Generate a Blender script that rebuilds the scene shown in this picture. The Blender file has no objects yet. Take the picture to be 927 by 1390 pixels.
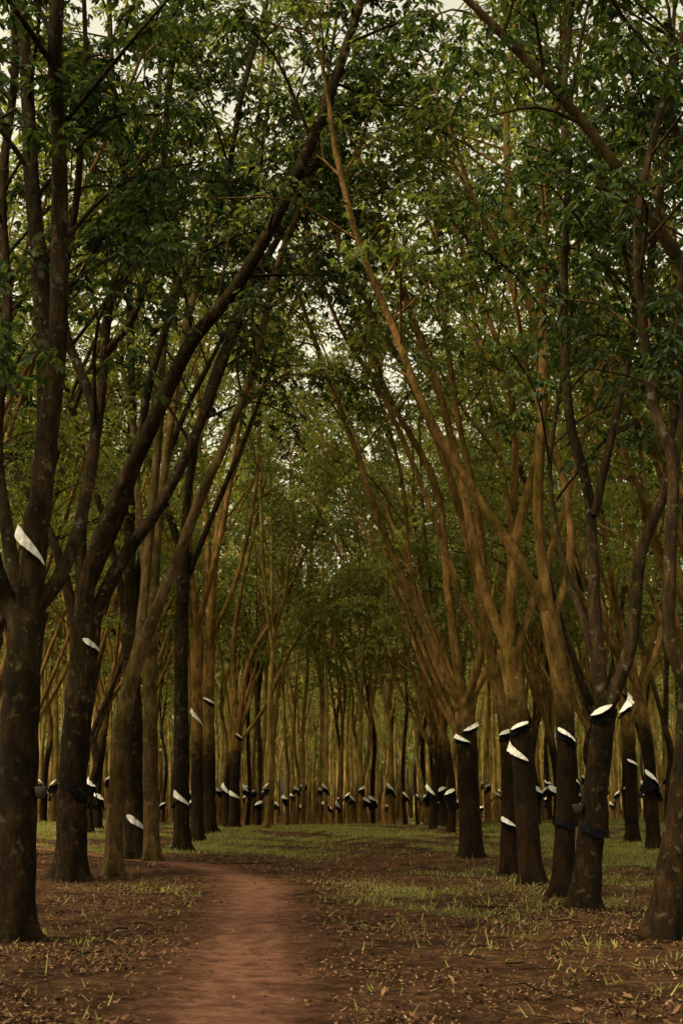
import bpy, math, numpy as np
from mathutils import Vector
rng=np.random.default_rng(7)
scene=bpy.context.scene
scene.view_settings.view_transform='Standard'; scene.view_settings.look='None'; scene.view_settings.exposure=0
H=1.7; T=math.radians(11.77)
cam=bpy.data.cameras.new("camera"); co=bpy.data.objects.new("camera",cam); scene.collection.objects.link(co)
co.location=(0,0,H); co.rotation_euler=(math.pi/2+T,0,0)
cam.sensor_fit='VERTICAL'; cam.sensor_height=36; cam.lens=1800/1390*36; cam.clip_end=1000; scene.camera=co
def g(x,y):
    x=np.asarray(x,float); y=np.asarray(y,float)
    s=np.clip((y-56)/60,0,1); s=s*s*(3-2*s)
    return 0.05*np.sin(x*.5+1)*np.cos(y*.31)+.03*np.sin(x*1.3+y*.9)-1.3*s+ .25*np.clip((np.abs(x)-5)/6,0,1)+.28*np.exp(-((y-50)/9)**2-((x-1)/7)**2)
def W(px,py,Y):
    e=math.tan(T+math.atan((695-py)/1800))
    z=H+e*Y
    return (round((px-463.5)*(Y*math.cos(T)+(z-H)*math.sin(T))/1800,2), round(Y,2), round(z,2))
# ---------- materials
def newmat(n):
    m=bpy.data.materials.new(n); m.use_nodes=True; nt=m.node_tree; nt.nodes.clear(); return m,nt
def N(nt,t,**k):
    n=nt.nodes.new(t)
    for a,b in k.items(): setattr(n,a,b)
    return n
def ramp(nt,stops):
    r=nt.nodes.new('ShaderNodeValToRGB'); e=r.color_ramp.elements
    while len(e)<len(stops): e.new(.5)
    for i,(p,c) in enumerate(stops): e[i].position=p; e[i].color=(*c,1)
    return r
def mat_bark(name,c1,c2,c3,lich=.6,lc=(.17,.16,.11),low=(.42,.36,.32),zz=(3.4,4.3)):
    m,nt=newmat(name); L=nt.links.new
    tc=N(nt,'ShaderNodeTexCoord'); mp=N(nt,'ShaderNodeMapping'); mp.inputs['Scale'].default_value=(1,1,.3)
    L(tc.outputs['Object'],mp.inputs[0])
    n1=N(nt,'ShaderNodeTexNoise'); n1.inputs['Scale'].default_value=10; n1.inputs['Detail'].default_value=9; n1.inputs['Roughness'].default_value=.75; L(mp.outputs[0],n1.inputs[0])
    r=ramp(nt,[(.34,c1),(.52,c2),(.7,c3)]); L(n1.outputs[0],r.inputs[0])
    n2=N(nt,'ShaderNodeTexNoise'); n2.inputs['Scale'].default_value=7; n2.inputs['Detail'].default_value=7; n2.inputs['Roughness'].default_value=.62; L(tc.outputs['Object'],n2.inputs[0])
    r2=ramp(nt,[(lich,(0,0,0)),(lich+.05,(.85,.85,.85))]); L(n2.outputs[0],r2.inputs[0])
    mx=N(nt,'ShaderNodeMixRGB'); L(r2.outputs[0],mx.inputs[0]); L(r.outputs[0],mx.inputs[1]); mx.inputs[2].default_value=(*lc,1)
    n3=N(nt,'ShaderNodeTexNoise'); n3.inputs['Scale'].default_value=1.2; n3.inputs['Detail'].default_value=4; L(tc.outputs['Object'],n3.inputs[0])
    r3=ramp(nt,[(.42,(1,1,1)),(.6,(.45,.52,.28))]); L(n3.outputs[0],r3.inputs[0])
    m3=N(nt,'ShaderNodeMixRGB',blend_type='MULTIPLY'); m3.inputs[0].default_value=1; L(mx.outputs[0],m3.inputs[1]); L(r3.outputs[0],m3.inputs[2])
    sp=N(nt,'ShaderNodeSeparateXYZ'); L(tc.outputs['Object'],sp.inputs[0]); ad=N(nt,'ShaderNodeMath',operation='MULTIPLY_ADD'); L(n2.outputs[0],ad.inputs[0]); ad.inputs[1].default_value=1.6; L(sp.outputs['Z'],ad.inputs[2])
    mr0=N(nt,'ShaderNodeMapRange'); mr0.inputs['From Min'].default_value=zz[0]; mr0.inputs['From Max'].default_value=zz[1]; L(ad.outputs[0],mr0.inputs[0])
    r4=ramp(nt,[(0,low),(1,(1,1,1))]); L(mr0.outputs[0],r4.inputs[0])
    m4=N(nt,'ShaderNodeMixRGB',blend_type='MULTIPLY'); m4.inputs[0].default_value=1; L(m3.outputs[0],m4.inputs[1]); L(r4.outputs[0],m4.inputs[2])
    oi=N(nt,'ShaderNodeObjectInfo'); hs=N(nt,'ShaderNodeHueSaturation'); 
    mr=N(nt,'ShaderNodeMapRange'); mr.inputs['To Min'].default_value=.7; mr.inputs['To Max'].default_value=1.3; L(oi.outputs['Random'],mr.inputs[0]); L(mr.outputs[0],hs.inputs['Value']); L(m4.outputs[0],hs.inputs['Color'])
    b=N(nt,'ShaderNodeBsdfPrincipled'); b.inputs['Roughness'].default_value=.9; b.inputs['Specular IOR Level'].default_value=.1; L(hs.outputs[0],b.inputs['Base Color'])
    bp=N(nt,'ShaderNodeBump'); bp.inputs['Strength'].default_value=1; bp.inputs['Distance'].default_value=.12; L(n1.outputs[0],bp.inputs['Height']); L(bp.outputs[0],b.inputs['Normal'])
    o=N(nt,'ShaderNodeOutputMaterial'); L(b.outputs[0],o.inputs[0]); return m
M_dark=mat_bark("bark_dark",(.012,.008,.004),(.052,.031,.012),(.135,.085,.033),.585,(.17,.15,.1),(.5,.42,.35))
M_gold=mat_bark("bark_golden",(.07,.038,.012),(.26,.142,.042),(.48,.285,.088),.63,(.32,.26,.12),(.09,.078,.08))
M_pale=mat_bark("bark_olive",(.045,.029,.013),(.16,.105,.042),(.30,.205,.085),.6,(.25,.21,.13),(.6,.53,.47))
M_goldhaze=mat_bark("bark_far_haze",(.20,.125,.04),(.42,.27,.085),(.55,.37,.14),.64,(.36,.32,.18),(.45,.38,.33),(1.9,2.8))  # brighter bark for far trunks, distant haze put into the colour
def mat_leaf(name,c1,c2,c3,tr):
    m,nt=newmat(name); L=nt.links.new
    ge=N(nt,'ShaderNodeNewGeometry'); oi=N(nt,'ShaderNodeObjectInfo')
    r=ramp(nt,[(0,c1),(.6,c2),(1,c3)]); L(ge.outputs['Random Per Island'],r.inputs[0])
    hs=N(nt,'ShaderNodeHueSaturation'); mr=N(nt,'ShaderNodeMapRange'); mr.inputs['To Min'].default_value=.8; mr.inputs['To Max'].default_value=1.3
    L(oi.outputs['Random'],mr.inputs[0]); L(mr.outputs[0],hs.inputs['Value']); L(r.outputs[0],hs.inputs['Color'])
    d=N(nt,'ShaderNodeBsdfPrincipled'); d.inputs['Roughness'].default_value=.55; d.inputs['Specular IOR Level'].default_value=.22; L(hs.outputs[0],d.inputs['Base Color'])
    t=N(nt,'ShaderNodeBsdfTranslucent'); h2=N(nt,'ShaderNodeMixRGB',blend_type='MULTIPLY'); h2.inputs[0].default_value=1; h2.inputs[2].default_value=(2.2,2.1,.85,1); L(hs.outputs[0],h2.inputs[1]); L(h2.outputs[0],t.inputs[0])
    mx=N(nt,'ShaderNodeMixShader'); mx.inputs[0].default_value=tr; L(d.outputs[0],mx.inputs[1]); L(t.outputs[0],mx.inputs[2])
    o=N(nt,'ShaderNodeOutputMaterial'); L(mx.outputs[0],o.inputs[0]); return m
M_leaf=mat_leaf("rubber_leaf_shaded",(.010,.022,.008),(.024,.043,.014),(.06,.078,.025),.38)  # darkest copy of the leaf, canopy shade of near crowns put into colour
M_leafm=mat_leaf("rubber_leaf_half_lit",(.028,.045,.014),(.055,.078,.025),(.11,.125,.04),.46)  # same leaf between shaded and lit, for nearer right-hand crowns
M_leaf2=mat_leaf("rubber_leaf_lit",(.058,.080,.024),(.105,.130,.040),(.185,.19,.058),.5)  # same leaf brightened, light of the farther canopy put into the colour
def plain(name,c,rough=.6,var=.3,spec=.5):
    m,nt=newmat(name); L=nt.links.new
    tc=N(nt,'ShaderNodeTexCoord'); n=N(nt,'ShaderNodeTexNoise'); n.inputs['Scale'].default_value=12; n.inputs['Detail'].default_value=5; L(tc.outputs['Object'],n.inputs[0])
    r=ramp(nt,[(.3,tuple(v*(1-var) for v in c)),(.7,tuple(min(1,v*(1+var)) for v in c))]); L(n.outputs[0],r.inputs[0])
    b=N(nt,'ShaderNodeBsdfPrincipled'); b.inputs['Roughness'].default_value=rough; b.inputs['Specular IOR Level'].default_value=spec; L(r.outputs[0],b.inputs['Base Color'])
    o=N(nt,'ShaderNodeOutputMaterial'); L(b.outputs[0],o.inputs[0]); return m
M_white=plain("white_plastic",(.56,.55,.5),.6,.35,.3); M_black=plain("black_plastic",(.006,.0065,.008),1,.3,.0)
M_cup=plain("clay_cup",(.03,.022,.015),.8,.3,.1)
# ---------- mesh helpers
def mesh_q(name,V,F,mat,smooth=False):
    V=np.asarray(V,np.float32); F=np.asarray(F,np.int32)
    m=bpy.data.meshes.new(name); m.vertices.add(len(V)); m.vertices.foreach_set('co',V.ravel())
    m.loops.add(F.size); m.loops.foreach_set('vertex_index',F.ravel())
    m.polygons.add(len(F)); m.polygons.foreach_set('loop_start',np.arange(len(F),dtype=np.int32)*F.shape[1])
    m.polygons.foreach_set('use_smooth',np.full(len(F),smooth))
    m.update(calc_edges=True); m.materials.append(mat); return m
def cat(P,sub):
    P=np.asarray(P,float); n=len(P); Q=np.vstack([2*P[0]-P[1],P,2*P[-1]-P[-2]]); out=[]
    for i in range(n-1):
        p0,p1,p2,p3=Q[i:i+4]
        for k in range(sub):
            t=k/sub; out.append(.5*((2*p1)+(-p0+p2)*t+(2*p0-5*p1+4*p2-p3)*t*t+(-p0+3*p1-3*p2+p3)*t**3))
    out.append(P[-1]); return np.array(out)
class MB:
    def __init__(s): s.V=[]; s.F=[]; s.n=0
    def tube(s,P,R,k=6,wob=0.,flare=0.,seed=0,lump=0.):
        P=np.asarray(P,float); R=np.asarray(R,float); n=len(P)
        Tn=np.gradient(P,axis=0); Tn/=np.linalg.norm(Tn,axis=1)[:,None]+1e-9
        u=np.cross(Tn[0],(0.3,1,0.1)); u/=np.linalg.norm(u)
        a=np.arange(k)*2*np.pi/k; q=np.random.default_rng(seed+77); fr=[(q.integers(1,6),q.uniform(1.5,9),q.uniform(0,6.28),q.uniform(.4,1)) for _ in range(9)] if lump else []
        for i in range(n):
            u=u-Tn[i]*u.dot(Tn[i]); u/=np.linalg.norm(u)+1e-9; v=np.cross(Tn[i],u)
            r=R[i]*np.ones(k)
            if wob: r=r*(1+wob*(np.sin(a*2+i*.7+seed)+.6*np.sin(a*3-i*1.1+seed*2)+.5*np.sin(i*1.9+seed)))
            zz=P[i][2]-P[0][2]
            for (m_,f_,ph,am) in fr: r=r*(1+lump*am*np.sin(a*m_+zz*f_+ph)*np.cos(zz*f_*.6+ph*2))
            if flare: r=r*(1+flare*np.exp(-zz/.2)*(1.0+.9*np.sin(a*4+seed)))
            s.V.append(P[i]+r[:,None]*(np.cos(a)[:,None]*u+np.sin(a)[:,None]*v))
        base=s.n+np.arange(n-1)[:,None]*k; j=np.arange(k)[None]; j2=(j+1)%k
        s.F.append(np.stack([base+j,base+j2,base+k+j2,base+k+j],-1).reshape(-1,4)); s.n+=n*k
    def mesh(s,name,mat,smooth=True): return mesh_q(name,np.vstack(s.V),np.vstack(s.F),mat,smooth)
def leaves(C,M,size,r,spread=.28,droop=.55):
    C=np.repeat(C,M,0); n=len(C); th=r.uniform(0,2*np.pi,n)
    d=np.stack([np.cos(th),np.sin(th),r.uniform(-.5,.5,n)],1); d/=np.linalg.norm(d,axis=1)[:,None]
    J=C+d*(spread*r.uniform(.3,1,n))[:,None]+r.normal(0,.06,(n,3))
    V=[];
    for off in (-.95,0,.95):
        t2=th+off+r.normal(0,.2,n)
        a=np.stack([np.cos(t2),np.sin(t2),-droop*r.uniform(.2,2.4,n)],1); a/=np.linalg.norm(a,axis=1)[:,None]
        sd=np.cross(a,np.array([0,0,1.])+r.normal(0,.35,(n,3))); sd/=np.linalg.norm(sd,axis=1)[:,None]; up=np.cross(sd,a)
        l=(size*r.uniform(.7,1.25,n))[:,None]; w=l*.18; f=-.05*l*up*-1
        V.append(np.stack([J,J+a*l*.3+sd*w+f,J+a*l*.68+sd*w*.85+f,J+a*l-up*l*.08,J+a*l*.68-sd*w*.85+f,J+a*l*.3-sd*w+f],1))
    V=np.concatenate(V).reshape(-1,3); k=len(V)//6; b=np.arange(k)[:,None]*6
    F=np.concatenate([b+np.array([[0,1,2,3]]),b+np.array([[0,3,4,5]])]); return V,F
def branchwork(mb,limb,rad,r,tips,dens=1.,t0=.4,zmin=5.,slen=2.6,twn=4):
    L=np.linalg.norm(np.diff(limb,axis=0),axis=1).sum(); n=max(3,int(L*dens*(1-t0)*1.5))
    for i in range(n):
        t=t0+(1-t0)*(i+r.uniform(0,1))/n; t=min(t,.995); x=t*(len(limb)-1); k=int(x); p=limb[k]+(limb[min(k+1,len(limb)-1)]-limb[k])*(x-k)
        if p[2]<zmin: continue
        td=limb[min(k+1,len(limb)-1)]-limb[max(k-1,0)]; td/=np.linalg.norm(td)+1e-9
        q=r.normal(0,1,3); q-=td*q.dot(td); q/=np.linalg.norm(q)
        d=td*.55+q*.9+np.array([0,0,.15]); d/=np.linalg.norm(d)
        sl=slen*r.uniform(.6,1.35)*(1.15-.4*t); e=p+d*sl+np.array([0,0,-.1*sl]); m=(p+e)/2+r.normal(0,.12,3)+np.array([0,0,.12*sl])
        br=max(.02,min(.04,rad[min(k,len(rad)-1)]*.45)); S=cat([p,m,e],3); mb.tube(S,np.linspace(br,.012,len(S)),4)
        for j in range(twn):
            f=.35+.65*(j+r.uniform(0,1))/twn; kk=min(int(f*(len(S)-1)),len(S)-2); a=S[kk]
            dd=d*.5+r.normal(0,.6,3)+np.array([0,0,.1]); dd/=np.linalg.norm(dd); tl=slen*.38*r.uniform(.6,1.3); b=a+dd*tl
            mb.tube([a,(a+b)/2+r.normal(0,.05,3),b],[.014,.01,.006],3)
            for ff in (.45,.75,1.): tips.append(a+(b-a)*ff+r.normal(0,.08,3))
        tips.append(e)
    tips.append(limb[-1])
GROUP="rubber trees planted in rows"
def tree_objs(mt,mc,loc,label,rot=0,scale=1.,tilt=(0,0)):
    e=bpy.data.objects.new("rubber_tree",None); e.empty_display_size=.5; scene.collection.objects.link(e)
    e.location=loc; e.rotation_euler=(tilt[0],tilt[1],rot); e.scale=(scale,)*3
    e["label"]=label; e["category"]="tree"; e["group"]=GROUP
    for nm,m in (("trunk",mt),("crown",mc)):
        o=bpy.data.objects.new(nm,m); o.parent=e; scene.collection.objects.link(o)
    return e
# ---------- rain guards : thin creased plastic sheet wound part-way round a trunk
def sheet(name,r,zspan,width,flare,arc,mat,taper,crease=.012,seed=0,uneven=0.):
    k=44; ns=6; V=[];F=[]
    for j in range(ns):
        s=j/(ns-1)
        for i in range(k):
            q=-1+2*i/(k-1); p=q*arc/2
            if taper=='both': w=max(0.02,1-abs(q+.15)**2.2/(1.3 if q>0 else .75))**.8 if abs(q)<1 else .02
            elif taper=='tail': w=min(1,(q+1.02)*2.2)**.7*(max(0.,1-q)/2)**.55+.02
            else: w=1
            w=max(w,.02); hang=1+uneven*(math.sin(p*2.3+seed)+.5*math.sin(p*5.1+seed*2))
            R=r*1.03+flare*w*s**1.2+crease*(s*.8+.2)*w*math.sin(p*11+seed+1.5*math.sin(p*3))
            V.append((R*math.cos(p),R*math.sin(p),-zspan*q/2+width*w*(.5-s*hang)))
    for j in range(ns-1):
        for i in range(k-1): a=j*k+i; F.append((a,a+1,a+k+1,a+k))
    n=len(V); V2=[(x*.99,y*.99,z-.004) for x,y,z in V]; F2=[tuple(n+i for i in f[::-1]) for f in F]
    return mesh_q(name,V+V2,F+F2,mat,True)
mb=MB(); mb.tube([(0,0,0),(0,0,.02),(0,0,.12),(0,0,.13),(0,0,.12),(0,0,.03)],[.03,.05,.075,.078,.066,.03],14); CUP=mb.mesh("latex_cup",M_cup)
def add_part(e,nm,m,loc,rotz,tilt=0,scale=1.):
    o=bpy.data.objects.new(nm,m); o.parent=e; o.location=loc; o.rotation_euler=(tilt,0,rotz); o.scale=(scale,)*3; scene.collection.objects.link(o); return o
Z=lambda n:[0]*n
HERO=[
(15.9,.25,[(15,1278),(20,1180),(24,1060),(30,930),(40,830)],
 [([(38,860),(52,740),(60,640),(60,540),(48,380),(42,250),(36,100),(28,-60),(40,-200)],.17,.07,[0,0,0,0,.2,.5,.8,1,1]),
  ([(60,640),(76,480),(80,300),(76,200),(80,60),(86,-80),(110,-250)],.13,.07,[0,-.2,-.5,-.6,-.9,-1.2,-1.5]),
  ([(34,850),(4,800),(-25,700),(-60,550),(-90,300)],.15,.06,[0,0,-.5,-1,-1.5]),
  ([(30,840),(8,740),(2,600),(12,430),(8,260),(18,80),(10,-80)],.10,.05,[0,.4,.8,1.1,1.3,1.4,1.4]),
  ([(45,830),(85,790),(110,700),(125,560),(90,420),(100,250),(120,80)],.11,.04,[0,.3,.6,1,1.2,1.2,1.2])],0,[(44,745,'s',-1.6,.42),(62,1078,'c',0,0)]),
(25.9,.30,[(95,1197),(98,1100),(106,970),(118,850)],
 [([(116,870),(122,800),(152,690),(195,590),(255,475),(325,390),(385,290),(430,180),(462,80),(500,-20)],.20,.08,[0,0,-.5,-1,-1.5,-2,-2.5,-3,-3.2,-3.5]),
  ([(120,860),(165,770),(215,690),(270,590),(315,460),(370,345),(430,230)],.16,.06,[0,.3,.6,.9,1.2,1.6,2]),
  ([(118,850),(112,720),(140,560),(150,400),(185,320),(160,200),(150,60),(150,-80)],.14,.05,[0,0,.2,.4,.5,.6,1,1.3]),
  ([(185,330),(225,345),(270,310),(330,235),(420,190)],.06,.03,[.5,.3,0,-.3,-.6]),
  ([(145,480),(185,420),(215,300),(225,150),(240,-20)],.09,.04,[.3,0,-.4,-.6,-.8]),
  ([(122,800),(175,660),(200,520),(245,390),(300,270),(330,120),(370,-20)],.10,.05,[.3,0,-.5,-1,-1,-1,-1]),
  ([(112,880),(75,740),(20,640),(-30,560)],.12,.05,[0,.5,1,1.5])],0,[(140,880,'t',-.75,.2),(116,1082,'b',-.7,.35)]),
(27.,.18,[(155,1192),(158,1080),(172,950),(196,865)],
 [([(194,875),(235,765),(283,660),(303,600),(338,490),(378,360),(420,240),(440,120)],.13,.05,[0,-.4,-.8,-1,-1.3,-1.8,-2,-2]),
  ([(188,890),(198,760),(217,600),(222,450),(242,330),(227,200),(242,60),(242,-60)],.11,.045,[0,.3,.6,.6,.8,1,1,1])],2,[]),
(33.,.25,[(182,1172),(181,1050),(179,920),(178,860)],
 [([(178,870),(175,700),(182,560),(180,330),(210,200),(220,50)],.16,.05,Z(6)),([(178,860),(150,720),(100,560),(70,400)],.12,.05,[0,.5,1,1]),([(178,860),(200,720),(250,560),(320,420),(370,300)],.11,.04,[0,.5,1,1.5,2])],0,[(196,1120,'s',-.9,.35)]),
(32,.19,[(207,1172),(204,1000),(205,860)],
 [([(205,870),(215,700),(240,520),(260,400),(300,330),(345,200),(360,60)],.13,.045,Z(7)),([(205,870),(190,700),(165,500),(90,380),(60,250)],.11,.045,[0,.5,1,1.5,2])],2,[]),
(37.9,.22,[(247,1156),(247,1000),(246,880),(250,750)],
 [([(250,760),(225,690),(200,620),(150,500),(120,380)],.13,.05,Z(5)),([(250,760),(262,640),(285,520),(330,400),(350,250),(370,100)],.14,.05,Z(6)),([(248,800),(300,680),(345,560),(390,430),(450,300)],.1,.035,Z(5))],0,[(240,1085,'s',-1.6,.35),(222,1090,'b',-2.4,-.2)]),
(43,.2,[(268,1143),(268,1000),(266,850)],
 [([(266,860),(255,700),(270,540),(250,380),(270,260)],.13,.04,Z(5)),([(266,860),(300,720),(330,560),(390,440),(470,360)],.12,.04,Z(5)),([(266,870),(240,760),(200,640),(190,480)],.1,.04,Z(4))],1,[(268,975,'s',-1.6,.5)]),
(48,.24,[(285,1134),(283,980),(285,850)],[([(285,860),(300,700),(345,560),(395,430),(430,330)],.16,.05,Z(5)),([(285,860),(280,700),(270,560),(300,400)],.14,.05,Z(4)),([(285,870),(320,780),(350,640),(350,480)],.11,.05,Z(4))],1,[(283,952,'w',-1.2,.1)]),
(54,.22,[(318,1126),(319,1060),(322,990)],[([(322,1000),(335,900),(390,810),(440,690),(460,600)],.14,.05,Z(5)),([(322,1000),(318,860),(350,700),(380,560)],.14,.05,Z(4)),([(322,1010),(360,960),(400,870),(455,820)],.1,.04,Z(4))],1,[(325,1000,'w',-.8,.1),(320,1080,'s',-1.5,.25)]),
(34,.28,[(640,1166),(636,1080),(632,980),(628,955)],
 [([(628,965),(575,850),(522,720),(480,600),(430,470),(400,380)],.115,.05,Z(6)),([(628,965),(605,800),(590,660),(530,540),(470,400),(420,330)],.13,.055,[0,.3,.6,1,1.4,2]),
  ([(630,965),(655,850),(650,700),(620,560),(600,400),(590,250)],.115,.055,[0,-.3,-.6,-1,-1,-1]),
  ([(632,965),(670,880),(690,760),(675,600),(640,450),(640,300)],.1,.045,[0,.4,.8,1,1,1]),([(626,960),(590,900),(560,780),(545,640),(500,500)],.085,.045,[0,.6,1,1.5,2])],1,[(640,986,'w',-.9,-.1),(628,1002,'w',-2.3,.1)]),
(27.8,.18,[(690,1188),(691,1080),(686,980),(668,900)],
 [([(668,905),(640,760),(600,620),(545,500),(480,370),(440,280)],.1,.05,Z(6)),([(670,910),(690,800),(700,650),(690,520),(650,400),(610,280),(600,150)],.10,.045,[0,.5,1,1,1,1.5,2]),
  ([(668,900),(625,800),(570,660),(520,540),(460,430),(410,300)],.08,.04,[0,.5,1,1.2,1.5,2])],1,[(688,994,'w',-1.7,-.05),(690,1116,'w',-1.7,.1)]),
(24.5,.21,[(722,1203),(712,1080),(704,980),(690,880)],
 [([(690,885),(700,740),(735,600),(728,450),(700,330),(690,150),(700,0),(710,-100)],.11,.05,Z(8)),([(690,885),(655,790),(630,660),(600,540),(560,420),(515,300),(480,180)],.105,.05,[0,.3,.6,1,1,1,1]),
  ([(694,900),(725,800),(770,680),(800,560),(850,470)],.08,.035,[0,.3,.6,.8,1])],1,[(704,985,'w',-1.7,-.06),(700,1022,'s',-2.4,.3)]),
(22,.17,[(762,1220),(768,1080),(765,960),(745,830)],
 [([(746,840),(735,700),(735,550),(740,400),(735,250),(760,100),(770,-50)],.10,.05,Z(7)),([(746,840),(700,750),(640,660),(580,560),(530,450),(485,330),(450,210)],.1,.05,Z(7)),
  ([(748,850),(775,760),(760,640),(720,520),(690,380),(640,260)],.075,.035,[0,.5,1,1,1,1])],1,[(766,998,'w',-1.5,.1),(764,1118,'b',-1.9,.08)]),
(19.3,.19,[(793,1240),(802,1130),(816,1000),(820,960)],
 [([(820,970),(850,880),(880,760),(900,640),(905,520),(880,400),(900,250),(905,100)],.11,.045,Z(8)),([(820,970),(808,830),(805,680),(775,560),(765,400),(770,250),(768,130),(780,-50)],.105,.04,[0,.2,.4,.4,.4,.4,.4,.4]),
  ([(806,700),(840,560),(860,440),(850,320)],.07,.03,[.3,.3,.3,.3]),([(818,975),(790,860),(760,760),(745,640),(760,520)],.075,.03,[0,.4,.8,1,1])],0,[(805,966,'w',-2.2,-.08),(835,950,'w',-.4,-.16),(801,1128,'b',-1.5,.06),(788,1100,'c',0,0)]),
(15.9,.2,[(903,1286),(912,1190),(930,1060),(942,940)],
 [([(942,955),(912,860),(908,760),(914,630),(890,555),(872,460),(870,310),(888,160),(925,40),(960,-60)],.09,.04,Z(10)),([(942,950),(960,800),(965,650),(980,500)],.13,.05,[0,.3,.6,1]),([(914,630),(935,540),(915,420),(935,280),(915,150)],.06,.03,[0,.2,.4,.4,.4])],0,[]),
(17.,.2,[(1030,1262),(1030,1000),(1020,760)],
 [([(1020,780),(985,500),(927,365),(878,290),(800,170),(715,70),(650,10),(600,-40)],.12,.045,[0,0,0,-.2,-.4,-.6,-.8,-1]),([(1020,780),(1060,500),(1040,200)],.14,.05,[0,0,0])],2,[]),
(40,.2,[(858,1150),(856,1050),(852,980)],
 [([(852,990),(830,860),(790,740),(770,600),(700,470)],.10,.04,Z(5)),([(852,990),(860,850),(840,700),(845,560)],.10,.04,Z(4)),([(852,990),(900,860),(915,740),(890,600)],.10,.04,Z(4))],1,[(852,1036,'w',-1.2,.1),(860,1112,'b',-1.6,0)]),
]
def build_local(Y,r,trunk,limbs,gold,guards,idx):
    rr=np.random.default_rng(100+idx)
    P=[np.array(W(px,py,Y)) for px,py in trunk]; b=P[0].copy(); b[2]=float(g(b[0],b[1]))
    loc=b.copy(); P[0]=b.copy(); P[0][2]-=.05
    mb=MB(); tips=[]
    C=cat(np.array(P)-loc,14); R=np.linspace(r,r*.84,len(C)); R[-8:]*=np.linspace(1,1.15,8)
    mb.tube(C,R,28,0,.5,idx,.034)
    for pts,r0,r1,dys in limbs:
        Q=np.array([W(px,py,Y+dy) for (px,py),dy in zip(pts,dys)])-loc
        Q[1:]+=rr.normal(0,.04,(len(Q)-1,3))*np.array([1,2,1])
        S=cat(Q,6); t=np.linspace(0,1,len(S)); RR=r0+(r1-r0)*t**.8
        mb.tube(S,RR,12,0.02,0,idx+3,.03)
        e=Q[-1]-Q[-2]; e/=np.linalg.norm(e); ext=Q[-1]+e*2.5+np.array([0,0,.5]); X=cat([Q[-1],(Q[-1]+ext)/2+rr.normal(0,.15,3),ext],3)
        mb.tube(X,np.linspace(r1,.015,len(X)),6)
        S2=np.vstack([S,X[1:]]); branchwork(mb,S2,np.concatenate([RR,np.full(len(X)-1,r1*.6)]),rr,tips,.95,.45 if loc[0]>0 else .4,5,2.6,4)
    right=loc[0]>0; near=Y<30
    V,F=leaves(np.array(tips),(6 if right else 7) if near else 7,.165 if near else .145,rr,.30)
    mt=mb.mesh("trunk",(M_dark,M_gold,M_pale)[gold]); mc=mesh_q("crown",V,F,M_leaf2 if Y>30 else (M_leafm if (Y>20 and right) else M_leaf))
    e=tree_objs(mt,mc,loc,"tall rubber tree with forked "+("dark mossy","golden brown","pale olive")[gold]+" limbs beside dirt path")
    for gi,(px,py,kd,fa,zs) in enumerate(guards):
        w=np.array(W(px,py,Y))-loc; zc=w[2]; k=np.argmin(abs(C[:,2]-zc)); c=C[k] if zc<C[-1,2] else w
        rad=r*.93 if zc<C[-1,2] else .17
        if kd=='b': add_part(e,"rain_skirt",sheet("rain_skirt",rad*1.04,zs*1.3,.16,.06,2.6,M_black,'tail',.012,idx,.25),(c[0],c[1],zc),fa)
        elif kd=='c': add_part(e,"latex_cup",CUP,(c[0]+(.26 if px<463 else -.26)*rad/.2,c[1]-.1,zc-.05),0,0,1.1)
        elif kd in 'st': add_part(e,"rain_guard",sheet("rain_guard",rad*1.08,zs*1.15,.20 if kd=='s' else .15,.05,2.5 if kd=='s' else 1.5,M_white,'tail',.016,idx),(c[0],c[1],zc+.03),fa)
        else:
            add_part(e,"rain_guard",sheet("rain_guard",rad*1.02,zs*2.4,.085,.08,2.0+.3*math.sin(idx*2.1),M_white,'both',.016,idx,.15),(c[0],c[1],zc),fa)
            add_part(e,"rain_skirt",sheet("rain_skirt",rad*1.01,zs*2.4,.12,.03,2.5,M_black,'both',.012,idx,.25),(c[0],c[1],zc-.09),fa)
    return e
for i,h in enumerate(HERO): build_local(*h,i)
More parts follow.
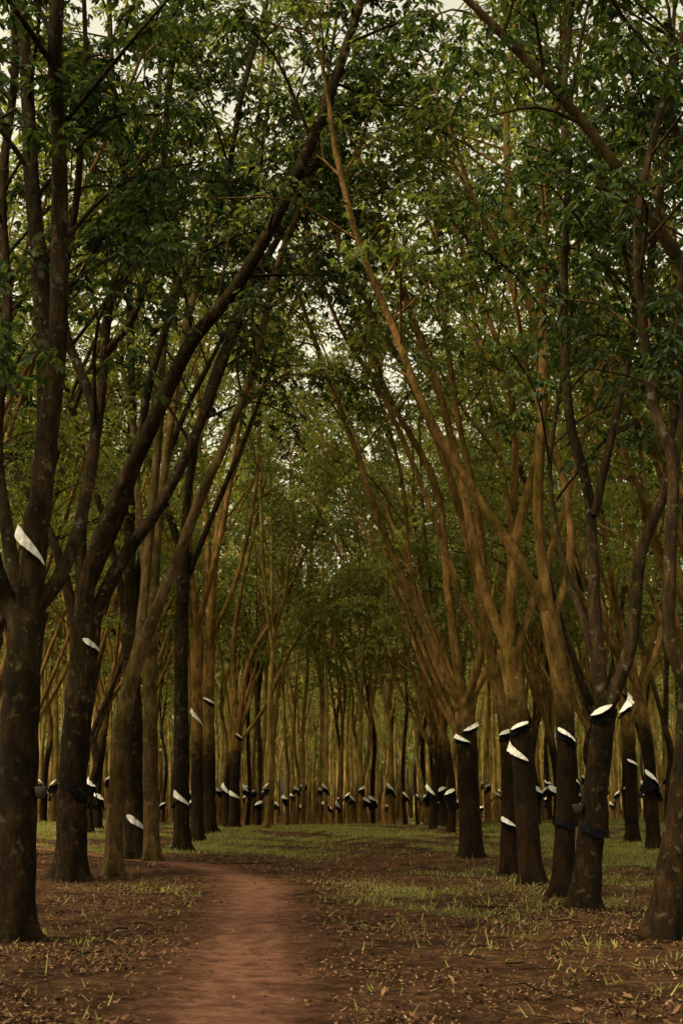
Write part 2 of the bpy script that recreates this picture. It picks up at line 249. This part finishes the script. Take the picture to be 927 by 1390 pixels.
# ---------- template trees
def template(i,kind):
    r=np.random.default_rng(500+i); mb=MB(); tips=[]
    fan=kind=='fan'; far=kind=='far'
    fork=r.uniform(2.8,4.2) if fan else (r.uniform(5,8.5) if far else r.uniform(3.2,6)); rad=r.uniform(.15,.18) if fan else (r.uniform(.085,.12) if far else r.uniform(.11,.15))
    C=cat([(0,0,-.1),(r.normal(0,.08),r.normal(0,.08),fork*.33),(r.normal(0,.12),r.normal(0,.12),fork*.66),(r.normal(0,.2),r.normal(0,.2),fork)],6)
    mb.tube(C,np.linspace(rad,rad*.8,len(C)),12,.03,.45,i,.03)
    n=5+i%2 if fan else (2+i%2 if far else 3)
    for j in range(n):
        if fan: a=r.normal(0,.9) if j<n-1 else r.uniform(0,6.28); ht=r.uniform(14,19.5); out=r.uniform(2.5,7.); rl=rad*.45
        elif far: a=j*2*np.pi/n+r.normal(0,.3); ht=r.uniform(14,18.5); out=r.uniform(.8,2.4); rl=rad*.65
        else: a=j*2*np.pi/n+r.normal(0,.3); ht=r.uniform(14,18.5); out=r.uniform(1.5,3.6); rl=rad*.6
        d=np.array([np.cos(a),np.sin(a),0]); st=C[-1 - (j%4)]
        Q=[st,st+d*out*.2+np.array([0,0,(ht-fork)*.2]),st+d*out*.46+np.array([0,0,(ht-fork)*.48]),st+d*out*.74+np.array([0,0,(ht-fork)*.75]),st+d*out+np.array([0,0,ht-fork])]
        Q=np.array(Q); Q[1:]+=r.normal(0,.13,(4,3)); S=cat(Q,4); RR=np.linspace(rl,.025,len(S)); mb.tube(S,RR,7,.03,0,j)
        branchwork(mb,S,RR,r,tips,.6 if far else (.54 if fan else .46),.05 if far else .27,5 if far else 5.,2.5,4)
    V,F=leaves(np.array(tips),2 if far else 6,.215 if far else .165,r,.4)
    g_=i%6!=0
    return mb.mesh("trunk",(M_goldhaze if far else M_gold) if g_ else M_dark), mesh_q("crown",V,F,M_leaf2), rad, g_
TF=[template(i,'fan') for i in range(4)]; TM=[template(10+i,'mid') for i in range(4)]; TR=[template(21+i,'far') for i in range(7)]
GU=[sheet("rain_guard",.15,zs,.12,.09,2.7,M_white,'both',.012,s,.1) for s,zs in ((1,.2),(4,-.2),(6,.42),(9,-.35))]; SK=[sheet("rain_skirt",.15,zs,.26,.07,3.4,M_black,'none',.02,q,.3) for q,zs in ((5,.12),(8,-.15))]
pos=[]
for y in np.arange(42,57,3.8): pos.append((3.9,y+1,'f')); 
pos.append((-4.9,58.5,'f')); pos.append((-2.9,52,'r'))
for y in np.arange(24,60,3.9):
    for k,x in enumerate((8.4,12.8,17.)):
        for s in (-1,1):
            if x-2<.27*y+1 and not (s>0 and k==0 and 37<y<42): pos.append((s*(x+(.4 if s<0 else 0)),y+(k%2)*1.6,'f' if k==0 else 'm'))
for x in np.arange(-16,17,1.3): pos.append((x,60.,'r'))
for y in (63,66.5,71,76): 
    for x in np.arange(-20,20.5,2.0): pos.append((x+(1.1 if int(y)%2 else 0),y,'r'))
for y in np.arange(81.5,112,5.2):
    for x in np.arange(-40,41,3.0):
        if abs(x)<.262*y+1: pos.append((x+(1.5 if int(y)%2 else 0),y,'r'))
for (x,y) in ((-9,13),(-8.5,4),(9,12),(8.5,3),(-6,-4),(6,-5),(-13,8),(14,8),(0,-9),(-9,18),(-6.5,8.5),(-4.8,1),(5,-1),(-12,14)): pos.append((x,y,'m'))
for n,(x,y,kd) in enumerate(pos):
    x+=rng.normal(0,.4); y+=rng.normal(0,.5); pool={'f':TF,'m':TM,'r':TR}[kd]; mt,mc,rad,gg=pool[int(rng.integers(len(pool)))]
    inward=(math.pi if x>0 else 0)+rng.normal(0,.35) if y<59 else rng.uniform(0,6.28)
    sc=rng.uniform(.92,1.18)
    e=tree_objs(mt,mc,(x,y,float(g(x,y))),("golden brown" if gg else "dark brown")+" forked rubber tree standing in a plantation row",inward,sc)
    if 20<y<92:
        a=-1.57-inward+rng.uniform(-.8,.8); z=rng.uniform(.85,1.65); q=int(rng.integers(4)); k_=rad/.15*(rng.uniform(1.15,1.6) if y>55 else 1.05)
        add_part(e,"rain_guard",GU[q],(0,0,z+.14),a,0,k_); add_part(e,"rain_skirt",SK[q%2],(0,0,z-.04),a+rng.uniform(-.4,.4),0,k_*.97)
# ---------- far wood
r=np.random.default_rng(9); mb=MB()
for k in range(900):
    y=r.uniform(114,165); x=r.uniform(-.3,.3)*y; z=float(g(x,y)); q=r.uniform(.6,1); mb.tube([(x,y,z-.2),(x+r.normal(0,.2),y,z+5),(x+r.normal(0,1.),y,z+16)],[.17*q,.14*q,.07],5)
n=13000; y=r.uniform(116,170,n); x=r.uniform(-.33,.33,n)*y; z=3.+r.uniform(0,1,n)**.9*18
V,F=leaves(np.stack([x,y,z],1),3,.5,r,.9)
o=bpy.data.objects.new("far_off_wood",mb.mesh("far_trunks",M_goldhaze)); scene.collection.objects.link(o); o["kind"]="stuff"; o["label"]="distant rubber plantation reading as one mass"; o["category"]="woodland"
o=bpy.data.objects.new("far_off_foliage",mesh_q("far_leaves",V,F,M_leaf2)); scene.collection.objects.link(o); o["kind"]="stuff"; o["label"]="distant canopy foliage of the plantation"; o["category"]="foliage"
# ---------- ground
PP=cat(np.array([(-.5,2,0),(-.7,8,0),(-.9,11,0),(-1.0,14.2,0),(-1.3,20.2,0),(-1.65,24.9,0),(-2.7,29.0,0),(-4.6,32.2,0),(-7.4,35.4,0),(-11,39.5,0),(-16,45,0)],float),14)
def pathdist(x,y):
    d=np.full(np.shape(x),1e9)
    for p in PP: d=np.minimum(d,(x-p[0])**2+(y-p[1])**2)
    return np.sqrt(d)
def patch(x,y): return np.sin(x*.9+1.3*np.sin(y*.35))*np.cos(y*.42+x*.3)+.5*np.sin(x*2.3+y*1.7)+.35*np.sin(x*4.1-y*3.1)
def grass_amt(x,y):
    far=np.clip((y-34)/7,0,1)*np.clip((72-y)/8,0,1)
    right=np.clip((x-5.2)/2,0,1)*np.clip((y-21)/6,0,1)
    midr=np.exp(-((x-1.5)/1.3)**2-((y-21)/4)**2)*.55+np.exp(-((x+1.2)/1.2)**2-((y-37)/3)**2)*.5+np.exp(-((x-4.5)/1.3)**2-((y-27)/5)**2)*.5
    return np.clip((patch(x,y)-.7)*1.1,0,1)*.35*np.clip((y-11)/6,.2,1)+far*np.clip(patch(x,y)*1.5+patch(y*.7,x*1.9)*.7+.35,0,1)*.95+right*np.clip(patch(x,y)+.9,0,1)*.85+midr*np.clip(patch(x*2,y*2)+.5,0,1)
xs=np.concatenate([np.linspace(-300,-25,20,endpoint=False),np.arange(-25,25,.3),np.linspace(25,300,21)])
ys=np.concatenate([np.linspace(-60,0,12,endpoint=False),np.arange(0,70,.3),np.arange(70,180,3.),np.linspace(180,500,20)])
def mat_ground():
    m,nt=newmat("forest_floor"); L=nt.links.new
    tc=N(nt,'ShaderNodeTexCoord')
    def noi(s,d=6,ro=.6):
        n=N(nt,'ShaderNodeTexNoise'); n.inputs['Scale'].default_value=s; n.inputs['Detail'].default_value=d; n.inputs['Roughness'].default_value=ro; L(tc.outputs['Object'],n.inputs[0]); return n
    a=noi(5,10,.8); r=ramp(nt,[(.36,(.022,.011,.006)),(.5,(.088,.043,.02)),(.64,(.20,.106,.05))]); L(a.outputs[0],r.inputs[0])
    bg_=noi(.8,4,.6); rb=ramp(nt,[(.35,(.4,.38,.38)),(.65,(1.0,1.0,1.0))]); L(bg_.outputs[0],rb.inputs[0]); mb_=N(nt,'ShaderNodeMixRGB',blend_type='MULTIPLY'); mb_.inputs[0].default_value=1; L(r.outputs[0],mb_.inputs[1]); L(rb.outputs[0],mb_.inputs[2])
    at=N(nt,'ShaderNodeAttribute',attribute_name='grassy'); gn=noi(3,5,.7); ad=N(nt,'ShaderNodeMath',operation='ADD'); L(at.outputs['Fac'],ad.inputs[0]); L(gn.outputs[0],ad.inputs[1])
    r2=ramp(nt,[(.64,(0,0,0)),(1,(.85,.85,.85))]); L(ad.outputs[0],r2.inputs[0])
    fine=noi(25,4,.7); rg=ramp(nt,[(.35,(.07,.07,.018)),(.7,(.20,.19,.055))]); L(fine.outputs[0],rg.inputs[0])
    mx=N(nt,'ShaderNodeMixRGB'); L(r2.outputs[0],mx.inputs[0]); L(mb_.outputs[0],mx.inputs[1]); L(rg.outputs[0],mx.inputs[2])
    b=N(nt,'ShaderNodeBsdfPrincipled'); b.inputs['Roughness'].default_value=.95; b.inputs['Specular IOR Level'].default_value=.05; L(mx.outputs[0],b.inputs['Base Color'])
    bp=N(nt,'ShaderNodeBump'); bp.inputs['Distance'].default_value=.14; bp.inputs['Strength'].default_value=1; L(a.outputs[0],bp.inputs['Height']); L(bp.outputs[0],b.inputs['Normal'])
    o=N(nt,'ShaderNodeOutputMaterial'); L(b.outputs[0],o.inputs[0]); return m
X,Y=np.meshgrid(xs,ys); V=np.stack([X,Y,g(X,Y)],-1).reshape(-1,3); nx=len(xs); ny=len(ys)
i=np.arange(ny-1)[:,None]*nx+np.arange(nx-1)[None]; F=np.stack([i,i+1,i+nx+1,i+nx],-1).reshape(-1,4); gmesh=mesh_q("ground",V,F,mat_ground(),True)
A=gmesh.attributes.new('grassy','FLOAT','POINT'); A.data.foreach_set('value',np.clip(grass_amt(V[:,0],V[:,1]),0,1).astype(np.float32))
o=bpy.data.objects.new("ground",gmesh); scene.collection.objects.link(o); o["kind"]="structure"; o["label"]="reddish brown forest floor with leaf litter"; o["category"]="ground"
m,nt=newmat("red_dirt"); L=nt.links.new
tc=N(nt,'ShaderNodeTexCoord'); n1=N(nt,'ShaderNodeTexNoise'); n1.inputs['Scale'].default_value=4; n1.inputs['Detail'].default_value=10; n1.inputs['Roughness'].default_value=.8; L(tc.outputs['Object'],n1.inputs[0])
r1=ramp(nt,[(.35,(.06,.026,.016)),(.5,(.155,.073,.044)),(.65,(.24,.122,.075))]); L(n1.outputs[0],r1.inputs[0])
b=N(nt,'ShaderNodeBsdfPrincipled'); b.inputs['Roughness'].default_value=.95; b.inputs['Specular IOR Level'].default_value=.05; L(r1.outputs[0],b.inputs['Base Color'])
bp=N(nt,'ShaderNodeBump'); bp.inputs['Distance'].default_value=.1; L(n1.outputs[0],bp.inputs['Height']); L(bp.outputs[0],b.inputs['Normal'])
at=N(nt,'ShaderNodeAttribute',attribute_name='edge'); ad=N(nt,'ShaderNodeMath',operation='ADD'); n2=N(nt,'ShaderNodeTexNoise'); n2.inputs['Scale'].default_value=1.5; n2.inputs['Detail'].default_value=10; n2.inputs['Roughness'].default_value=.82; L(tc.outputs['Object'],n2.inputs[0])
L(at.outputs['Fac'],ad.inputs[0]); L(n2.outputs[0],ad.inputs[1]); rr_=ramp(nt,[(.62,(.97,.97,.97)),(.98,(0,0,0))]); L(ad.outputs[0],rr_.inputs[0])
tr=N(nt,'ShaderNodeBsdfTransparent'); mx=N(nt,'ShaderNodeMixShader'); L(rr_.outputs[0],mx.inputs[0]); L(tr.outputs[0],mx.inputs[1]); L(b.outputs[0],mx.inputs[2])
o_=N(nt,'ShaderNodeOutputMaterial'); L(mx.outputs[0],o_.inputs[0])
tg=np.gradient(PP,axis=0); tg/=np.linalg.norm(tg,axis=1)[:,None]; nn=np.stack([tg[:,1],-tg[:,0]],1); HW=1.6; cols=np.linspace(-HW,HW,21)
V=[];ed=[]
for p,q in zip(PP,nn):
    for c in cols: x=p[0]+q[0]*c; y=p[1]+q[1]*c; V.append((x,y,float(g(x,y))+.02)); ed.append(abs(c)/HW*.88)
k=21; i=np.arange(len(PP)-1)[:,None]*k+np.arange(k-1)[None]; F=np.stack([i,i+1,i+k+1,i+k],-1).reshape(-1,4)
pm=mesh_q("dirt_path",V,F,m,True); A=pm.attributes.new('edge','FLOAT','POINT'); A.data.foreach_set('value',np.array(ed,np.float32))
o=bpy.data.objects.new("dirt_path",pm); scene.collection.objects.link(o); o["kind"]="structure"; o["label"]="narrow winding red dirt footpath"; o["category"]="path"
# litter
r=np.random.default_rng(11); n=170000
y=9+ (r.uniform(0,1,n)**1.2)*40; x=r.uniform(-.32,.32,n)*y+r.normal(0,.3,n); d=pathdist(x,y); keep=((r.uniform(0,1,n)<np.clip((d-.45)/.8,.04,1))&(r.uniform(0,1,n)<np.clip(.45+.6*patch(x+9,y*1.3+4),.12,1))); x=x[keep];y=y[keep];n=len(x)
th=r.uniform(0,6.28,n); l=(r.uniform(.009,.027,n)*(1+1.1*(r.uniform(0,1,n)>.97)))[:,None]; a=np.stack([np.cos(th),np.sin(th),r.normal(0,.4,n)],1); s=np.stack([-np.sin(th),np.cos(th),r.normal(0,.5,n)],1)
P=np.stack([x,y,g(x,y)+.02+r.uniform(0,.02,n)],1); V=np.stack([P-a*l,P+s*l*.45,P+a*l,P-s*l*.45],1).reshape(-1,3); F=np.arange(n*4).reshape(-1,4)
m,nt=newmat("dry_leaf"); L=nt.links.new; ge=N(nt,'ShaderNodeNewGeometry'); rr_=ramp(nt,[(0,(.022,.012,.006)),(.5,(.08,.04,.018)),(.93,(.16,.088,.04)),(1,(.24,.16,.08))]); L(ge.outputs['Random Per Island'],rr_.inputs[0])
b=N(nt,'ShaderNodeBsdfPrincipled'); b.inputs['Roughness'].default_value=.85; b.inputs['Specular IOR Level'].default_value=.15; L(rr_.outputs[0],b.inputs['Base Color']); o_=N(nt,'ShaderNodeOutputMaterial'); L(b.outputs[0],o_.inputs[0])
o=bpy.data.objects.new("fallen_leaves",mesh_q("fallen_leaves",V,F,m)); scene.collection.objects.link(o); o["kind"]="stuff"; o["label"]="brown fallen leaves scattered over the ground"; o["category"]="leaves"
# twigs
mb=MB()
for k in range(380):
    y=9+r.uniform(0,1)**1.1*32; x=r.uniform(-.3,.3)*y
    if pathdist(np.array([x]),np.array([y]))[0]<1: continue
    a=r.uniform(0,6.28); l=r.uniform(.12,.5)*(3 if r.uniform()<.04 else 1); z=float(g(x,y))+.03; dx,dy=math.cos(a)*l,math.sin(a)*l; q=r.uniform(.004,.01)*(1.7 if l>.8 else 1)
    mb.tube([(x,y,z),(x+dx*.5+r.normal(0,.04),y+dy*.5,z+r.uniform(0,.05)),(x+dx,y+dy,z)],[q,q*.9,q*.5],5)
o=bpy.data.objects.new("fallen_twigs",mb.mesh("fallen_twigs",M_dark)); scene.collection.objects.link(o); o["kind"]="stuff"; o["label"]="dead twigs and sticks lying on the ground"; o["category"]="twigs"
# grass
n=210000; y=10+(r.uniform(0,1,n)**.85)*56; x=r.uniform(-.32,.32,n)*y
keep=(pathdist(x,y)>.9)&(r.uniform(0,1,n)<grass_amt(x,y)+.02); x=x[keep];y=y[keep];n=len(x)
th=r.uniform(0,6.28,n); h=r.uniform(.03,.10,n)*(1+1.2*(r.uniform(0,1,n)>.96)); s=np.stack([np.cos(th),np.sin(th),0*th],1)*.01; P=np.stack([x,y,g(x,y)],1); tp=P+np.stack([r.normal(0,.05,n),r.normal(0,.05,n),h],1)
V=np.stack([P-s,P+s,tp+s*.2,tp-s*.2],1).reshape(-1,3)
M_grass=mat_leaf("grass_blade",(.09,.095,.027),(.16,.165,.045),(.26,.235,.08),.35)
o=bpy.data.objects.new("grass",mesh_q("grass",V,np.arange(n*4).reshape(-1,4),M_grass)); scene.collection.objects.link(o); o["kind"]="stuff"; o["label"]="short green grass and weeds on the plantation floor"; o["category"]="grass"
# ---------- light
w=bpy.data.worlds.new("World"); scene.world=w; w.use_nodes=True; nt=w.node_tree; bg=nt.nodes['Background']; L=nt.links.new
sk=nt.nodes.new('ShaderNodeTexSky'); sk.sky_type='NISHITA'; sk.sun_disc=False; sk.sun_elevation=math.radians(58); sk.sun_rotation=math.radians(240); sk.dust_density=5; sk.air_density=1
hs=nt.nodes.new('ShaderNodeHueSaturation'); hs.inputs['Saturation'].default_value=.2; L(sk.outputs[0],hs.inputs['Color'])
mu=nt.nodes.new('ShaderNodeMixRGB'); mu.blend_type='MULTIPLY'; mu.inputs[0].default_value=1; mu.inputs[2].default_value=(2.3,2.08,1.48,1); L(hs.outputs[0],mu.inputs[1]); L(mu.outputs[0],bg.inputs[0]); bg.inputs[1].default_value=.15
s=bpy.data.lights.new("sun",'SUN'); s.energy=4.8; s.angle=math.radians(12); s.color=(1,.81,.5); so=bpy.data.objects.new("sun",s); scene.collection.objects.link(so)
so.rotation_euler=Vector((.45,.28,-.85)).to_track_quat('-Z','Y').to_euler()
